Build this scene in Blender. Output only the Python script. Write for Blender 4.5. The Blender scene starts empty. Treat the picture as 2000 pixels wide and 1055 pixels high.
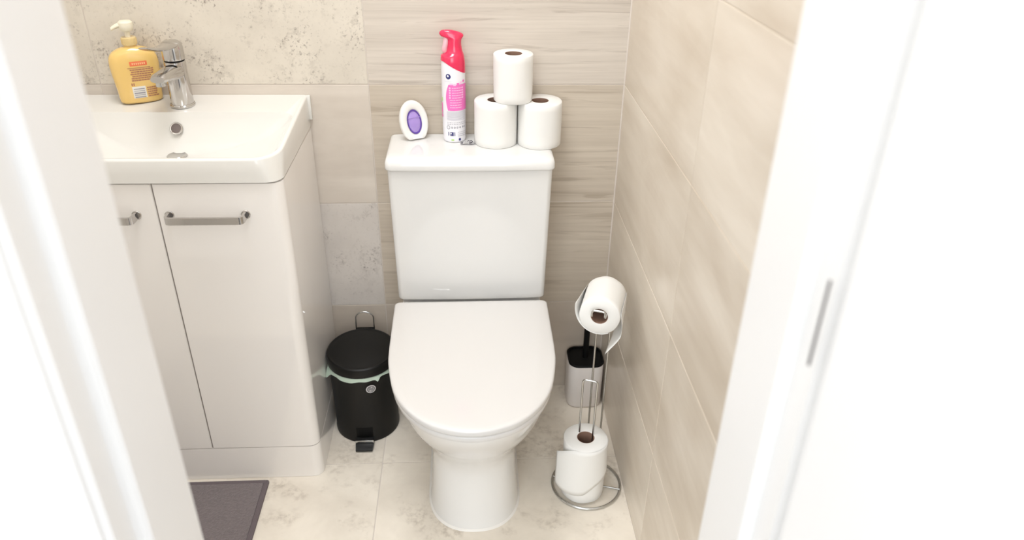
import bpy, bmesh, math, random
from mathutils import Vector, Matrix, noise
PI = math.pi
random.seed(7)
S = bpy.context.scene
C = S.collection

# ------------------------------------------------------------------ camera
cam = bpy.data.cameras.new('camera'); camo = bpy.data.objects.new('camera', cam); C.objects.link(camo)
cam.sensor_width = 36.0; cam.lens = 1483.27 / 2000 * 36
pit, yaw, rol = .51545, .06696, .01903
F = Vector((math.sin(yaw)*math.cos(pit), math.cos(yaw)*math.cos(pit), -math.sin(pit)))
R0 = Vector((math.cos(yaw), -math.sin(yaw), 0)); U0 = R0.cross(F)
R_ = R0*math.cos(rol) + U0*math.sin(rol); U_ = -R0*math.sin(rol) + U0*math.cos(rol)
M = Matrix((R_, U_, -F)).transposed().to_4x4(); M.translation = (-.37679, -1.75621, 1.3870)
camo.matrix_world = M
cam.clip_start = .02
cam.dof.use_dof = True; cam.dof.focus_distance = 1.72; cam.dof.aperture_fstop = 2.7
S.camera = camo
S.view_settings.view_transform = 'Standard'; S.view_settings.look = 'None'
S.view_settings.gamma = 1.0; S.view_settings.use_curve_mapping = False
S.view_settings.exposure = 0.17

# ------------------------------------------------------------------ world and room lights
w = bpy.data.worlds.new('world'); S.world = w; w.use_nodes = True
_nt = w.node_tree; _bg = _nt.nodes['Background']
_tc = _nt.nodes.new('ShaderNodeTexCoord'); _sx = _nt.nodes.new('ShaderNodeSeparateXYZ'); _cr = _nt.nodes.new('ShaderNodeValToRGB')
_nt.links.new(_tc.outputs['Generated'], _sx.inputs[0]); _nt.links.new(_sx.outputs['Z'], _cr.inputs[0]); _nt.links.new(_cr.outputs[0], _bg.inputs[0])
_cr.color_ramp.elements[0].position = 0.0; _cr.color_ramp.elements[0].color = (.15, .145, .14, 1)     # dim hall floor side
_cr.color_ramp.elements[1].position = .12; _cr.color_ramp.elements[1].color = (.92, .965, 1.0, 1)
_bg.inputs[1].default_value = 1.72

def area(name, loc, rot, sx, sy, power, col=(1, .95, .88)):
    l = bpy.data.lights.new(name, 'AREA'); l.shape = 'RECTANGLE'; l.size = sx; l.size_y = sy; l.energy = power; l.color = col
    o = bpy.data.objects.new(name, l); C.objects.link(o); o.location = loc; o.rotation_euler = rot
    return o
area('ceiling_panel_light', (-.62, -.62, 2.372), (0, 0, 0), .5, .5, 13, (.935, .965, 1))
area('hall_window_light', (-.9, -3.4, 1.9), (math.radians(80), 0, math.radians(-8)), 1.9, 1.9, 34, (.91, .965, 1))

# ------------------------------------------------------------------ materials
def lin(c):
    return tuple(((x/255)/12.92 if x/255 <= .04045 else ((x/255+.055)/1.055)**2.4) for x in c) + (1,)
def mat(name, rgb, rough=.5, metal=0, coat=0, trans=0, spec=None, sss=0, ior=None, bump=None, sheen=0, vary=None):
    m = bpy.data.materials.new(name); m.use_nodes = True
    nt = m.node_tree; b = nt.nodes['Principled BSDF']
    b.inputs['Base Color'].default_value = lin(rgb); b.inputs['Roughness'].default_value = rough; b.inputs['Metallic'].default_value = metal
    b.inputs['Coat Weight'].default_value = coat; b.inputs['Transmission Weight'].default_value = trans
    b.inputs['Sheen Weight'].default_value = sheen
    if spec is not None: b.inputs['Specular IOR Level'].default_value = spec
    if ior: b.inputs['IOR'].default_value = ior
    if sss:
        b.inputs['Subsurface Weight'].default_value = sss; b.inputs['Subsurface Radius'].default_value = (.01, .006, .003)
    tc = nt.nodes.new('ShaderNodeTexCoord')
    n = nt.nodes.new('ShaderNodeTexNoise'); nt.links.new(tc.outputs['Object'], n.inputs['Vector'])
    n.inputs['Scale'].default_value = bump[0] if bump else 40; n.inputs['Detail'].default_value = 4
    if bump:
        bp = nt.nodes.new('ShaderNodeBump'); bp.inputs['Strength'].default_value = bump[1]; bp.inputs['Distance'].default_value = bump[2]
        nt.links.new(n.outputs['Fac'], bp.inputs['Height']); nt.links.new(bp.outputs['Normal'], b.inputs['Normal'])
    mr = nt.nodes.new('ShaderNodeMapRange'); nt.links.new(n.outputs['Fac'], mr.inputs['Value'])
    mr.inputs['To Min'].default_value = max(0, rough*.92); mr.inputs['To Max'].default_value = min(1, rough*1.08)
    nt.links.new(mr.outputs['Result'], b.inputs['Roughness'])
    if vary:
        mx = nt.nodes.new('ShaderNodeMix'); mx.data_type = 'RGBA'
        mx.inputs['A'].default_value = lin(rgb); mx.inputs['B'].default_value = lin(vary)
        nt.links.new(n.outputs['Fac'], mx.inputs['Factor']); nt.links.new(mx.outputs['Result'], b.inputs['Base Color'])
    return m

def stone(name, kind, light, dark, rough=.38):
    """procedural tile face; kind: 'striped' | 'speckled' | 'soft' | 'cloudy' ; per-tile 'seed' attribute shifts the pattern"""
    m = bpy.data.materials.new(name); m.use_nodes = True; nt = m.node_tree; N = nt.nodes; L = nt.links
    b = N['Principled BSDF']; b.inputs['Roughness'].default_value = rough; b.inputs['Specular IOR Level'].default_value = .35
    tc = N.new('ShaderNodeTexCoord'); at = N.new('ShaderNodeAttribute'); at.attribute_name = 'seed'
    sc = N.new('ShaderNodeVectorMath'); sc.operation = 'SCALE'; sc.inputs[0].default_value = (3.1, 5.7, 9.3); L.new(at.outputs['Fac'], sc.inputs['Scale'])
    ad = N.new('ShaderNodeVectorMath'); L.new(tc.outputs['Object'], ad.inputs[0]); L.new(sc.outputs[0], ad.inputs[1])
    def noise_(vec, scale, detail=4, rough_=.55, dist=0, mp=None):
        n = N.new('ShaderNodeTexNoise'); n.inputs['Scale'].default_value = scale; n.inputs['Detail'].default_value = detail
        n.inputs['Roughness'].default_value = rough_; n.inputs['Distortion'].default_value = dist
        if mp:
            k = N.new('ShaderNodeMapping'); k.inputs['Scale'].default_value = mp; L.new(vec, k.inputs['Vector']); vec = k.outputs[0]
        L.new(vec, n.inputs['Vector']); return n.outputs['Fac']
    def rng(v, a, b_, lo=0, hi=1):
        r = N.new('ShaderNodeMapRange'); r.inputs['From Min'].default_value = a; r.inputs['From Max'].default_value = b_
        r.inputs['To Min'].default_value = lo; r.inputs['To Max'].default_value = hi; L.new(v, r.inputs['Value']); return r.outputs['Result']
    def mth(op, a, c):
        k = N.new('ShaderNodeMath'); k.operation = op
        for i, v in enumerate((a, c)):
            if isinstance(v, (int, float)): k.inputs[i].default_value = v
            else: L.new(v, k.inputs[i])
        return k.outputs[0]
    vec = ad.outputs[0]
    if kind == 'striped':
        a = rng(noise_(vec, 1, 6, .6, .35, (1.6, 1.6, 24)), .34, .70)
        fine = rng(noise_(vec, 1, 5, .6, .2, (3.5, 3.5, 130)), .35, .7)
        v = rng(noise_(vec, 1, 4, .6, .9, (3.0, 3.0, 60)), .57, .65)
        f = mth('ADD', mth('MULTIPLY', a, .30), mth('ADD', mth('MULTIPLY', fine, .22), mth('MULTIPLY', v, .34)))
    elif kind == 'soft':
        a = rng(noise_(vec, 1, 5, .55, .6, (3, 3, 16)), .35, .7)
        c = rng(noise_(vec, 5, 4), .35, .7)
        f = mth('ADD', mth('MULTIPLY', a, .35), mth('MULTIPLY', c, .3))
    elif kind == 'speckled':
        c = rng(noise_(vec, 7, 5, .6), .35, .7)
        s1 = rng(noise_(vec, 170, 3, .6), .57, .68)
        msk = rng(noise_(vec, 11, 3, .6), .47, .60)
        s2 = rng(noise_(vec, 60, 4, .65), .50, .62)
        f = mth('ADD', mth('MULTIPLY', c, .22), mth('MULTIPLY', mth('MULTIPLY', mth('ADD', s1, mth('MULTIPLY', s2, .5)), msk), .62))
        f = mth('ADD', f, mth('MULTIPLY', s1, .13))
    elif kind == 'cloudy':
        a = rng(noise_(vec, 1, 4, .5, .8, (4, 2.2, 5)), .33, .72)
        c = rng(noise_(vec, 1, 5, .6, .3, (3, 1.6, 14)), .38, .72)
        f = mth('ADD', mth('MULTIPLY', a, .50), mth('MULTIPLY', c, .40))
    elif kind == 'floor':
        a = rng(noise_(vec, 6, 5, .6, .3), .36, .7)
        msk = rng(noise_(vec, 10, 4, .6, .4), .5, .64)
        s2 = rng(noise_(vec, 70, 4, .6), .42, .64)
        f = mth('ADD', mth('MULTIPLY', a, .30), mth('MULTIPLY', mth('MULTIPLY', msk, s2), .42))
    mx = N.new('ShaderNodeMix'); mx.data_type = 'RGBA'; mx.inputs['A'].default_value = lin(light); mx.inputs['B'].default_value = lin(dark)
    cl = mth('MINIMUM', f, 1.0); L.new(cl, mx.inputs['Factor']); L.new(mx.outputs['Result'], b.inputs['Base Color'])
    bp = N.new('ShaderNodeBump'); bp.inputs['Strength'].default_value = .25; bp.inputs['Distance'].default_value = .0006; bp.invert = True
    L.new(cl, bp.inputs['Height']); L.new(bp.outputs['Normal'], b.inputs['Normal'])
    return m

CER = mat('white_ceramic', (227, 225, 222), .07)
SEAT = mat('white_seat_plastic', (217, 214, 211), .12)
BASIN = mat('basin_ceramic', (228, 225, 219), .09, coat=.3)
CAB = mat('gloss_cabinet', (247, 242, 237), .09, coat=.5)
SEAM = mat('seam_shadow_gap', (150, 142, 136), .6)
CHR = mat('chrome', (200, 197, 194), .08, metal=1)
WIRE = mat('satin_chrome_wire', (200, 200, 198), .22, metal=1)
BLK = mat('matte_black_metal', (14, 13, 12), .38, spec=.3)
BLKP = mat('black_plastic', (9, 9, 9), .6, spec=.2)
SCREEN = mat('black_pedal', (12, 12, 12), .45)
PAPER = mat('tissue_paper', (236, 234, 230), .95, bump=(260, .25, .0006), spec=.1)
CARD = mat('cardboard_core', (150, 118, 100), .9, vary=(128, 98, 82))
BAGM = mat('pale_green_bag', (205, 222, 205), .35, trans=.12)
BRW = mat('brush_holder_white', (226, 219, 214), .35)
PAINT = mat('white_paint_gloss', (240, 238, 236), .35)
WALLP = mat('white_wall_paint', (240, 238, 234), .8)
GROUT = mat('pale_grout', (214, 204, 194), .85)
SIL = mat('white_silicone', (236, 232, 226), .35)
YEL = mat('yellow_soap', (228, 190, 112), .16, coat=.4, vary=(236, 198, 120))
AMB = mat('amber_clear_plastic', (222, 196, 140), .12, coat=.3)
CREAM = mat('cream_pump_plastic', (236, 228, 206), .3)
BRN = mat('brown_print', (176, 120, 92), .5)
ORG = mat('orange_print', (232, 118, 76), .5)
LBW = mat('barcode_white', (232, 228, 220), .5)
GRY = mat('grey_print', (160, 158, 165), .5)
PINKC = mat('pink_red_cap', (226, 36, 84), .22, coat=.5)
TRIG = mat('pale_pink_trigger', (238, 188, 196), .3)
CAN = mat('white_can', (240, 238, 242), .22, coat=.3)
MAG = mat('magenta_print', (240, 118, 192), .35)
MAGL = mat('pale_pink_print', (250, 196, 228), .35)
LGY = mat('pale_grey_print', (206, 204, 212), .4)
NAVY = mat('navy_print', (46, 48, 110), .4)
GRN = mat('green_print', (176, 214, 120), .4)
WHP = mat('white_print', (246, 244, 248), .4)
FRESH = mat('freshener_shell', (242, 239, 234), .3, coat=.2)
PUR = mat('purple_gel', (160, 132, 206), .12, coat=.5, vary=(182, 158, 222))
PURD = mat('deep_purple_rim', (98, 70, 160), .3)
FILM = mat('clear_film', (236, 234, 236), .12, trans=.75, ior=1.3)
MAT_ = mat('grey_mat_pile', (136, 126, 126), .98, bump=(190, 1.0, .004), spec=.1, sheen=.3, vary=(110, 101, 102))
HEM = mat('grey_mat_hem', (112, 102, 104), .95, bump=(600, .6, .001), spec=.1)
HALL = mat('hall_floor_dark_wood', (66, 53, 44), .5, vary=(50, 40, 33))
DARK = mat('dark_void', (40, 36, 34), .8)
OVER = mat('overflow_hole', (112, 100, 96), .5)
SCR = mat('hinge_steel', (150, 148, 152), .35, metal=1)
STK = mat('sticker_white', (214, 210, 210), .4)
STKP = mat('sticker_grey', (96, 94, 94), .5)
em = bpy.data.materials.new('lamp_diffuser'); em.use_nodes = True
em.node_tree.nodes['Principled BSDF'].inputs['Emission Color'].default_value = (1, .95, .88, 1)
em.node_tree.nodes['Principled BSDF'].inputs['Emission Strength'].default_value = 2.0

ST_STRIPE = stone('tile_striped', 'striped', (218, 208, 196), (160, 147, 135))
ST_STRIPE_SHADED = stone('tile_striped_shaded', 'striped', (208, 196, 180), (160, 145, 128))  # darker copy of the striped tile; corner shade of the lower rows put into its colour
ST_PLAIN = stone('tile_plain_taupe', 'soft', (206, 194, 180), (172, 158, 144))
ST_SPECK = stone('tile_speckled', 'speckled', (220, 211, 197), (152, 141, 130))
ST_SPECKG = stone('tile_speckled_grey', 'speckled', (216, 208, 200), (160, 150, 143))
ST_SOFT = stone('tile_soft_stripe', 'soft', (223, 213, 201), (184, 171, 158))
ST_CLOUD = stone('tile_cloudy', 'cloudy', (230, 220, 206), (190, 174, 154), .3)
ST_FLOOR = stone('tile_floor', 'floor', (243, 234, 220), (172, 158, 142), .34)

# ------------------------------------------------------------------ mesh helpers
def obj(name, bm, m, parent=None, loc=None, sharp=35, local=False, smooth=True):
    """link bm as ONE mesh object. World coordinates unless local; parent's location is subtracted"""
    me = bpy.data.meshes.new(name)
    off = Vector((0, 0, 0))
    if parent is not None and not local:
        p = parent
        while p: off += p.location; p = p.parent
    if loc is not None:
        off = Vector(loc) if parent is None else off
    if off.length: bmesh.ops.translate(bm, verts=bm.verts, vec=-off)
    bmesh.ops.recalc_face_normals(bm, faces=bm.faces)
    bm.to_mesh(me); bm.free()
    for mm in (m if isinstance(m, (list, tuple)) else [m]): me.materials.append(mm)
    if smooth:
        for p in me.polygons: p.use_smooth = True
        me.set_sharp_from_angle(angle=math.radians(sharp))
    o = bpy.data.objects.new(name, me); C.objects.link(o)
    if parent is not None: o.parent = parent
    elif loc is not None: o.location = loc
    return o
def tag(o, label, cat, group=None, kind=None):
    o['label'] = label; o['category'] = cat
    if group: o['group'] = group
    if kind: o['kind'] = kind
    return o
def thing(name, label, cat, loc=(0, 0, 0), rotz=0, group=None):
    o = bpy.data.objects.new(name, None); o.empty_display_size = .05; C.objects.link(o)
    o.location = loc; o.rotation_euler = (0, 0, rotz)
    return tag(o, label, cat, group)
def struct(name, bm, m, **k):
    o = obj(name, bm, m, **k); o['kind'] = 'structure'; return o
def BM(): return bmesh.new()
def box(bm, x0, x1, y0, y1, z0, z1, bev=0, seg=2, mi=0):
    vs = [bm.verts.new((x, y, z)) for x in (x0, x1) for y in (y0, y1) for z in (z0, z1)]
    fs = [bm.faces.new([vs[i] for i in f]) for f in ((0, 1, 3, 2), (4, 6, 7, 5), (0, 4, 5, 1), (2, 3, 7, 6), (0, 2, 6, 4), (1, 5, 7, 3))]
    for f in fs: f.material_index = mi
    if bev:
        es = {e for f in fs for e in f.edges}
        r = bmesh.ops.bevel(bm, geom=list(es), offset=bev, segments=seg, profile=.5, affect='EDGES')
        for f in r['faces']: f.material_index = mi
    return fs
def loft(bm, loops, cap0=True, cap1=True, closed=True, mi=0):
    L = [[bm.verts.new(p) for p in l] for l in loops]
    n = len(L[0])
    for a, b in zip(L, L[1:]):
        for i in range(n if closed else n-1):
            j = (i+1) % n
            f = bm.faces.new((a[i], a[j], b[j], b[i])); f.material_index = mi
    if cap0: bm.faces.new(list(reversed(L[0]))).material_index = mi
    if cap1: bm.faces.new(L[-1]).material_index = mi
    return L
def lathe(bm, prof, cx=0, cy=0, n=48, cap0=True, cap1=True, mi=0):
    return loft(bm, [[(cx+r*math.cos(2*PI*i/n), cy+r*math.sin(2*PI*i/n), z) for i in range(n)] for r, z in prof], cap0, cap1, mi=mi)
def tube(bm, pts, r, n=12, closed=False, mi=0, caps=True):
    pts = [Vector(p) for p in pts]; N = len(pts); loops = []
    prev = None
    for i, p in enumerate(pts):
        if closed: t = (pts[(i+1) % N]-pts[i-1]).normalized()
        else: t = (pts[min(i+1, N-1)]-pts[max(i-1, 0)]).normalized()
        if prev is None:
            a = Vector((0, 0, 1)) if abs(t.z) < .9 else Vector((1, 0, 0))
            u = t.cross(a).normalized()
        else: u = (prev - t*prev.dot(t)).normalized()
        prev = u; v = t.cross(u)
        loops.append([p + (u*math.cos(2*PI*k/n) + v*math.sin(2*PI*k/n))*(r[i] if isinstance(r, list) else r) for k in range(n)])
    if closed: loops.append(loops[0])
    loft(bm, loops, caps and not closed, caps and not closed, mi=mi)
    if closed: bmesh.ops.remove_doubles(bm, verts=bm.verts, dist=1e-6)
def rounded_path(pts, r, n=6):
    """polyline with corners rounded to radius r"""
    pts = [Vector(p) for p in pts]; out = [pts[0]]
    for i in range(1, len(pts)-1):
        a, b, c = pts[i-1], pts[i], pts[i+1]
        d1 = (a-b).normalized(); d2 = (c-b).normalized()
        rr = min(r, (a-b).length*.49, (c-b).length*.49)
        p1, p2 = b+d1*rr, b+d2*rr
        for k in range(n+1):
            t = k/n; out.append(p1*(1-t)**2 + b*2*t*(1-t) + p2*t*t)
    out.append(pts[-1]); return out
def rrect(x0, x1, y0, y1, z, r, n=8, rs=None):
    """rounded rectangle loop, ccw, corner radii rs = (x0y0, x1y0, x1y1, x0y1)"""
    rs = rs or (r, r, r, r); out = []
    for (cx, cy, a0, rr, sx, sy) in ((x0, y0, PI, rs[0], 1, 1), (x1, y0, 1.5*PI, rs[1], -1, 1), (x1, y1, 0, rs[2], -1, -1), (x0, y1, .5*PI, rs[3], 1, -1)):
        ox, oy = cx+sx*rr, cy+sy*rr
        for k in range(n+1):
            a = a0 + .5*PI*k/n
            out.append((ox+rr*math.cos(a), oy+rr*math.sin(a), z(ox+rr*math.cos(a), oy+rr*math.sin(a)) if callable(z) else z))
    return out
def interp(tab, t):
    if t <= tab[0][0]: return tab[0][1:]
    for a, b in zip(tab, tab[1:]):
        if t <= b[0]:
            k = (t-a[0])/(b[0]-a[0]); return tuple(x+(y-x)*k for x, y in zip(a[1:], b[1:]))
    return tab[-1][1:]
def smooth_tab(tab, n):
    """catmull-rom resampling of rows"""
    out = []
    for i in range(len(tab)-1):
        p0 = tab[max(i-1, 0)]; p1 = tab[i]; p2 = tab[i+1]; p3 = tab[min(i+2, len(tab)-1)]
        for k in range(n):
            t = k/n
            out.append(tuple(.5*((2*b) + (-a+c)*t + (2*a-5*b+4*c-d)*t*t + (-a+3*b-3*c+d)*t**3) for a, b, c, d in zip(p0, p1, p2, p3)))
    out.append(tab[-1]); return out

# ------------------------------------------------------------------ room shell
Z1, TH = .2889, .3
ROOM_L, ROOM_F = -1.27, -1.10
seedc = [0]
def tile_plane(name, mats, tiles, axis, base, base_box):
    """tiles: (u0,u1,v0,v1,mi); axis 'y' wall facing -Y, 'x' wall facing -X, 'z' floor. Grout base plus slightly proud bevelled tiles, one mesh"""
    bm = BM(); g = .0011; box(bm, *base_box, mi=0)
    for (u0, u1, v0, v1, mi) in tiles:
        seedc[0] += 1
        a, b_, c, d = u0+g, u1-g, v0+g, v1-g
        if axis == 'y': box(bm, a, b_, base-.0012, base+.002, c, d, bev=.0007, seg=2, mi=mi)
        elif axis == 'x': box(bm, base-.0012, base+.002, a, b_, c, d, bev=.0007, seg=2, mi=mi)
        else: box(bm, a, b_, c, d, base-.002, base+.0008, bev=.0005, seg=2, mi=mi)
    o = struct(name, bm, mats, smooth=False)
    me = o.data; at = me.attributes.new('seed', 'FLOAT', 'FACE')
    for i, p in enumerate(me.polygons):
        cc = p.center; u, v = {'y': (cc.x, cc.z), 'x': (cc.y, cc.z), 'z': (cc.x, cc.y)}[axis]
        s = 0
        for k, t in enumerate(tiles):
            if t[0]-1e-4 <= u <= t[1]+1e-4 and t[2]-1e-4 <= v <= t[3]+1e-4: s = (k+1)*.731 + seedc[0]*.113; break
        at.data[i].value = s
    return o
rows = [(0.0, Z1)] + [(Z1+TH*i, Z1+TH*(i+1)) for i in range(7)]
wt = []
for i, (a, b) in enumerate(rows):
    b = min(b, 2.4)
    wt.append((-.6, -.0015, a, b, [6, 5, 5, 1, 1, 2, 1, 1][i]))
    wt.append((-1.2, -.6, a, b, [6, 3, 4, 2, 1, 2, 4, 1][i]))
    wt.append((ROOM_L, -1.2, a, b, [4, 3, 1, 2, 4, 2, 1, 2][i]))
tile_plane('wall_back', [GROUT, ST_STRIPE, ST_SPECK, ST_SPECKG, ST_SOFT, ST_STRIPE_SHADED, ST_PLAIN], wt, 'y', 0, (ROOM_L-.1, .1, 0, .1, 0, 2.4))
rt = []
for i, (a, b) in enumerate(rows):
    b = min(b, 2.4)
    rt.append((-.6, -.0015, a, b, 1)); rt.append((ROOM_F, -.6, a, b, 1 if i != 3 else 1))
tile_plane('wall_right', [mat('beige_grout', (216, 204, 188), .85), ST_CLOUD], rt, 'x', 0, (0, .1, ROOM_F, 0, 0, 2.4))
ft = []
for yb, ya in ((0, -.3), (-.3, -.6), (-.6, -.9), (-.9, -1.18)):
    for xa, xb in ((ROOM_L, -1.2), (-1.2, -.6), (-.6, 0)):
        ft.append((xa, xb, ya, yb, 1))
tile_plane('floor', [GROUT, ST_FLOOR], ft, 'z', 0, (ROOM_L-.1, .1, -1.18, .1, -.1, 0))
bm = BM(); box(bm, -3.2, 2.0, -4.6, -1.18, -.1, -.002); struct('floor', bm, HALL, smooth=False)
bm = BM(); box(bm, ROOM_L-.1, ROOM_L, ROOM_F, 0, 0, 2.4); struct('wall_left', bm, WALLP, smooth=False)
bm = BM(); box(bm, ROOM_L-.1, .1, ROOM_F-.14, .1, 2.4, 2.5); struct('ceiling', bm, WALLP, smooth=False)
# corner silicone line
bm = BM(); tube(bm, [(-.0015, -.0015, z) for z in (0, .8, 1.6, 2.4)], .0024, 8); struct('trim_1', bm, GROUT)
# front wall with the door opening
JL, JR = -.698, -.090
YF, YH = ROOM_F, -1.245
bm = BM()
box(bm, ROOM_L-.1, JL-.028, YH+.008, YF, 0, 2.4); box(bm, JR+.028, .5, YH+.008, YF, 0, 2.4); box(bm, JL-.028, JR+.028, YH+.008, YF, 2.07, 2.4)
box(bm, -2.2, ROOM_L-.1, YH+.008, YF, 0, 2.4)
struct('wall_front', bm, WALLP, smooth=False)
# door lining: board with a stop and a rebate, architrave outside
def lining(name, sx, xj):
    bm = BM()
    pf = [(xj, YF-.0), (xj, YF-.105), (xj+sx*-.012, YF-.105), (xj+sx*-.012, YH), (xj+sx*-.028, YH), (xj+sx*-.028, YF)]
    lo = [[(x, y, z) for x, y in pf] for z in (0, 2.04)]
    loft(bm, lo)
    bmesh.ops.bevel(bm, geom=[e for e in bm.edges if abs(e.verts[0].co.z-e.verts[1].co.z) > 1], offset=.0025, segments=3, affect='EDGES')
    return struct(name, bm, PAINT)
lining('trim_2', 1, JL); lining('trim_3', -1, JR)
bm = BM(); box(bm, JL-.028, JR+.028, YH, YF, 2.0, 2.06, bev=.002); struct('trim_4', bm, PAINT)
def architrave(name, sx, xj):
    bm = BM(); x0 = xj - sx*.018
    pf = [(0, YH+.008), (0, YH-.006), (.006, YH-.010), (.018, YH-.011), (.024, YH-.016), (.032, YH-.018), (.056, YH-.019), (.064, YH-.016), (.068, YH-.010), (.068, YH+.008)]
    loft(bm, [[(x0 - sx*a, y, z) for a, y in pf] for z in (0, 2.1)])
    return struct(name, bm, PAINT, sharp=50)
architrave('trim_5', 1, JL); architrave('trim_6', -1, JR)
# the open door, hinged on the right-hand lining and swung out into the hall
dh = Vector((JR+.0015, YH-.003, 0)); ang = math.radians(-82)
def leaf_pt(a, b, z):   # a along the leaf from the hinge, b across its thickness
    d = Vector((math.cos(ang), math.sin(ang), 0)); n = Vector((d.y, -d.x, 0))
    return dh + d*a + n*b + Vector((0, 0, z))
bm = BM()
vs = {}
pf = [(.019, -.003), (.615, -.003), (.615, -.039), (.019, -.039)]
loft(bm, [[leaf_pt(a, b, z) for a, b in pf] for z in (.006, 1.985)])
bmesh.ops.bevel(bm, geom=list(bm.edges), offset=.002, segments=2, affect='EDGES')
door = struct('door_1', bm, PAINT)
bm = BM(); tube(bm, [leaf_pt(.0, -.001, z) for z in (1.001, 1.02, 1.04, 1.06, 1.0845)], .0013, 10)
obj('hinge', bm, SCR, door)

# ------------------------------------------------------------------ ceiling lamp
t = thing('ceiling_light', 'square white ceiling light panel above the middle of the room', 'light', (-.62, -.62, 2.38))
bm = BM(); box(bm, -.90, -.34, -.90, -.34, 2.376, 2.4, bev=.004); obj('frame', bm, PAINT, t)
bm = BM(); box(bm, -.87, -.37, -.87, -.37, 2.3745, 2.380); obj('diffuser', bm, em, t)

# ------------------------------------------------------------------ toilet
XC = -.3675
T = thing('toilet', 'white close coupled toilet with closed lid and cistern against the back wall', 'toilet', (XC, -.3, 0))
lid_prof = smooth_tab([(-.195, .1800), (-.30, .1795), (-.40, .1785), (-.455, .1745), (-.53, .1600), (-.58, .1385), (-.618, .1105), (-.644, .0790), (-.659, .0440), (-.6655, .0150)], 5)
def lid_loop(z, inset=0, yb=-.200, rc=.012):
    half = []
    h0 = lid_prof[0][1]
    for k in range(5):                      # back corner
        a = .5*PI*k/4; half.append((h0-rc+rc*math.sin(a), yb-rc+rc*math.cos(a)))
    half += [(h, y) for y, h in lid_prof if y < yb-rc-.005]
    pts = half + [(0, -.6660)] + [(-x, y) for x, y in reversed(half)]
    fx, fy, yc = 1-inset/.18, 1-inset/.2355, -.4355
    return [(XC-.0018+x*fx*1.012, yc+(y-yc)*fy, z) for x, y in pts]
bm = BM()
loft(bm, [lid_loop(.4050, .003), lid_loop(.4065, .0008), lid_loop(.409, 0), lid_loop(.4165, 0), lid_loop(.4190, .0012), lid_loop(.4207, .0042), lid_loop(.4214, .012), lid_loop(.4216, .04)])
obj('seat_lid', bm, SEAT, T, sharp=60)
bm = BM()
loft(bm, [lid_loop(.3895, .0045), lid_loop(.3910, .0030), lid_loop(.4005, .0025), lid_loop(.4030, .0045)])
obj('seat', bm, SEAT, T, sharp=60)
for s in (-1, 1):
    bm = BM(); tube(bm, [(XC+s*.075-.02, -.192, .398), (XC+s*.075+.02, -.192, .398)], .010, 16); obj('seat_hinge', bm, CHR, T)
# pan: lofted D sections from floor to rim
def pan_loop(z, hw, yf, ym, p=2.2, yb=-.02, n=40):
    out = [(XC+hw, yb, z), (XC+hw, yb-.05, z), (XC+hw, (yb+ym)/2, z)]
    for k in range(n+1):
        a = PI*k/n; c, s = math.cos(a), math.sin(a)
        out.append((XC + hw*math.copysign(abs(c)**(2/p), c), ym - (ym-yf)*abs(s)**(2/p), z))
    out += [(XC-hw, (yb+ym)/2, z), (XC-hw, yb-.05, z), (XC-hw, yb, z)]
    return out
secs = [  # z, half width, front y, y where the curve starts, power
    (0.000, .1065, -.5280, -.40, 2.3), (.006, .1060, -.5275, -.40, 2.3), (.030, .1030, -.522, -.40, 2.3), (.080, .0990, -.514, -.40, 2.3),
    (.130, .0965, -.509, -.40, 2.25), (.165, .0985, -.511, -.40, 2.2), (.200, .1085, -.525, -.40, 2.15), (.245, .1300, -.560, -.40, 2.05),
    (.290, .1500, -.599, -.405, 2.0), (.330, .1605, -.627, -.41, 2.0), (.360, .1675, -.645, -.41, 2.0), (.380, .1700, -.6535, -.41, 2.0), (.3880, .1700, -.6540, -.41, 2.0), (.3893, .167, -.650, -.41, 2.0)]
secs = smooth_tab(secs, 3)
bm = BM(); loft(bm, [pan_loop(*s) for s in secs]); obj('pan', bm, CER, T, sharp=60)
bm = BM()
inn, out_ = pan_loop(.0, .104, -.5255, -.40, 2.3), pan_loop(.0, .1105, -.5325, -.40, 2.3)
mid = pan_loop(.0045, .1075, -.529, -.40, 2.3)
loft(bm, [[(x, y, .0005) for x, y, z in out_], mid, [(x, y, .006) for x, y, z in inn]], False, False)
obj('silicone_bead', bm, SIL, T)
# cistern
def cis_loop(z, hw, yf, r=.02, yb=-.004, bow=.004, n=8):
    L = rrect(XC-hw, XC+hw, yf, yb, z, r, n, (r, r, .004, .004))
    return [(x, y - (bow*(1-((x-XC)/hw)**2) if y < yf+.02 else 0), zz) for x, y, zz in L]
bm = BM()
def cis_sub(z, hw, yf, r):
    # extra points along the front for the bow
    L = cis_loop(z, hw, yf, r, bow=0)
    k = 9                                # after corner x0y0
    front = [(XC-hw+r + (2*hw-2*r)*i/12, yf, z) for i in range(1, 12)]
    L = L[:k] + front + L[k:]
    return [(x, y - (.004*(1-((x-XC)/hw)**2) if y < yf+.001 else 0), zz) for x, y, zz in L]
loft(bm, [cis_sub(.4005, .1755, -.157, .010), cis_sub(.4020, .1782, -.1598, .012), cis_sub(.406, .1793, -.161, .012), cis_sub(.52, .1815, -.161, .012), cis_sub(.65, .1845, -.161, .013), cis_sub(.742, .1865, -.161, .013)])
obj('cistern', bm, CER, T, sharp=60)
bm = BM()
loft(bm, [cis_sub(.7405, .1885, -.1655, .014), cis_sub(.7420, .1905, -.1675, .015), cis_sub(.745, .1912, -.168, .015), cis_sub(.757, .1905, -.1672, .015), cis_sub(.7635, .1885, -.163, .017), cis_sub(.7675, .1855, -.156, .020), cis_sub(.7695, .180, -.147, .022), cis_sub(.7700, .170, -.136, .022)])
obj('cistern_lid', bm, CER, T, sharp=60)
LIDZ = .7700

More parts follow.
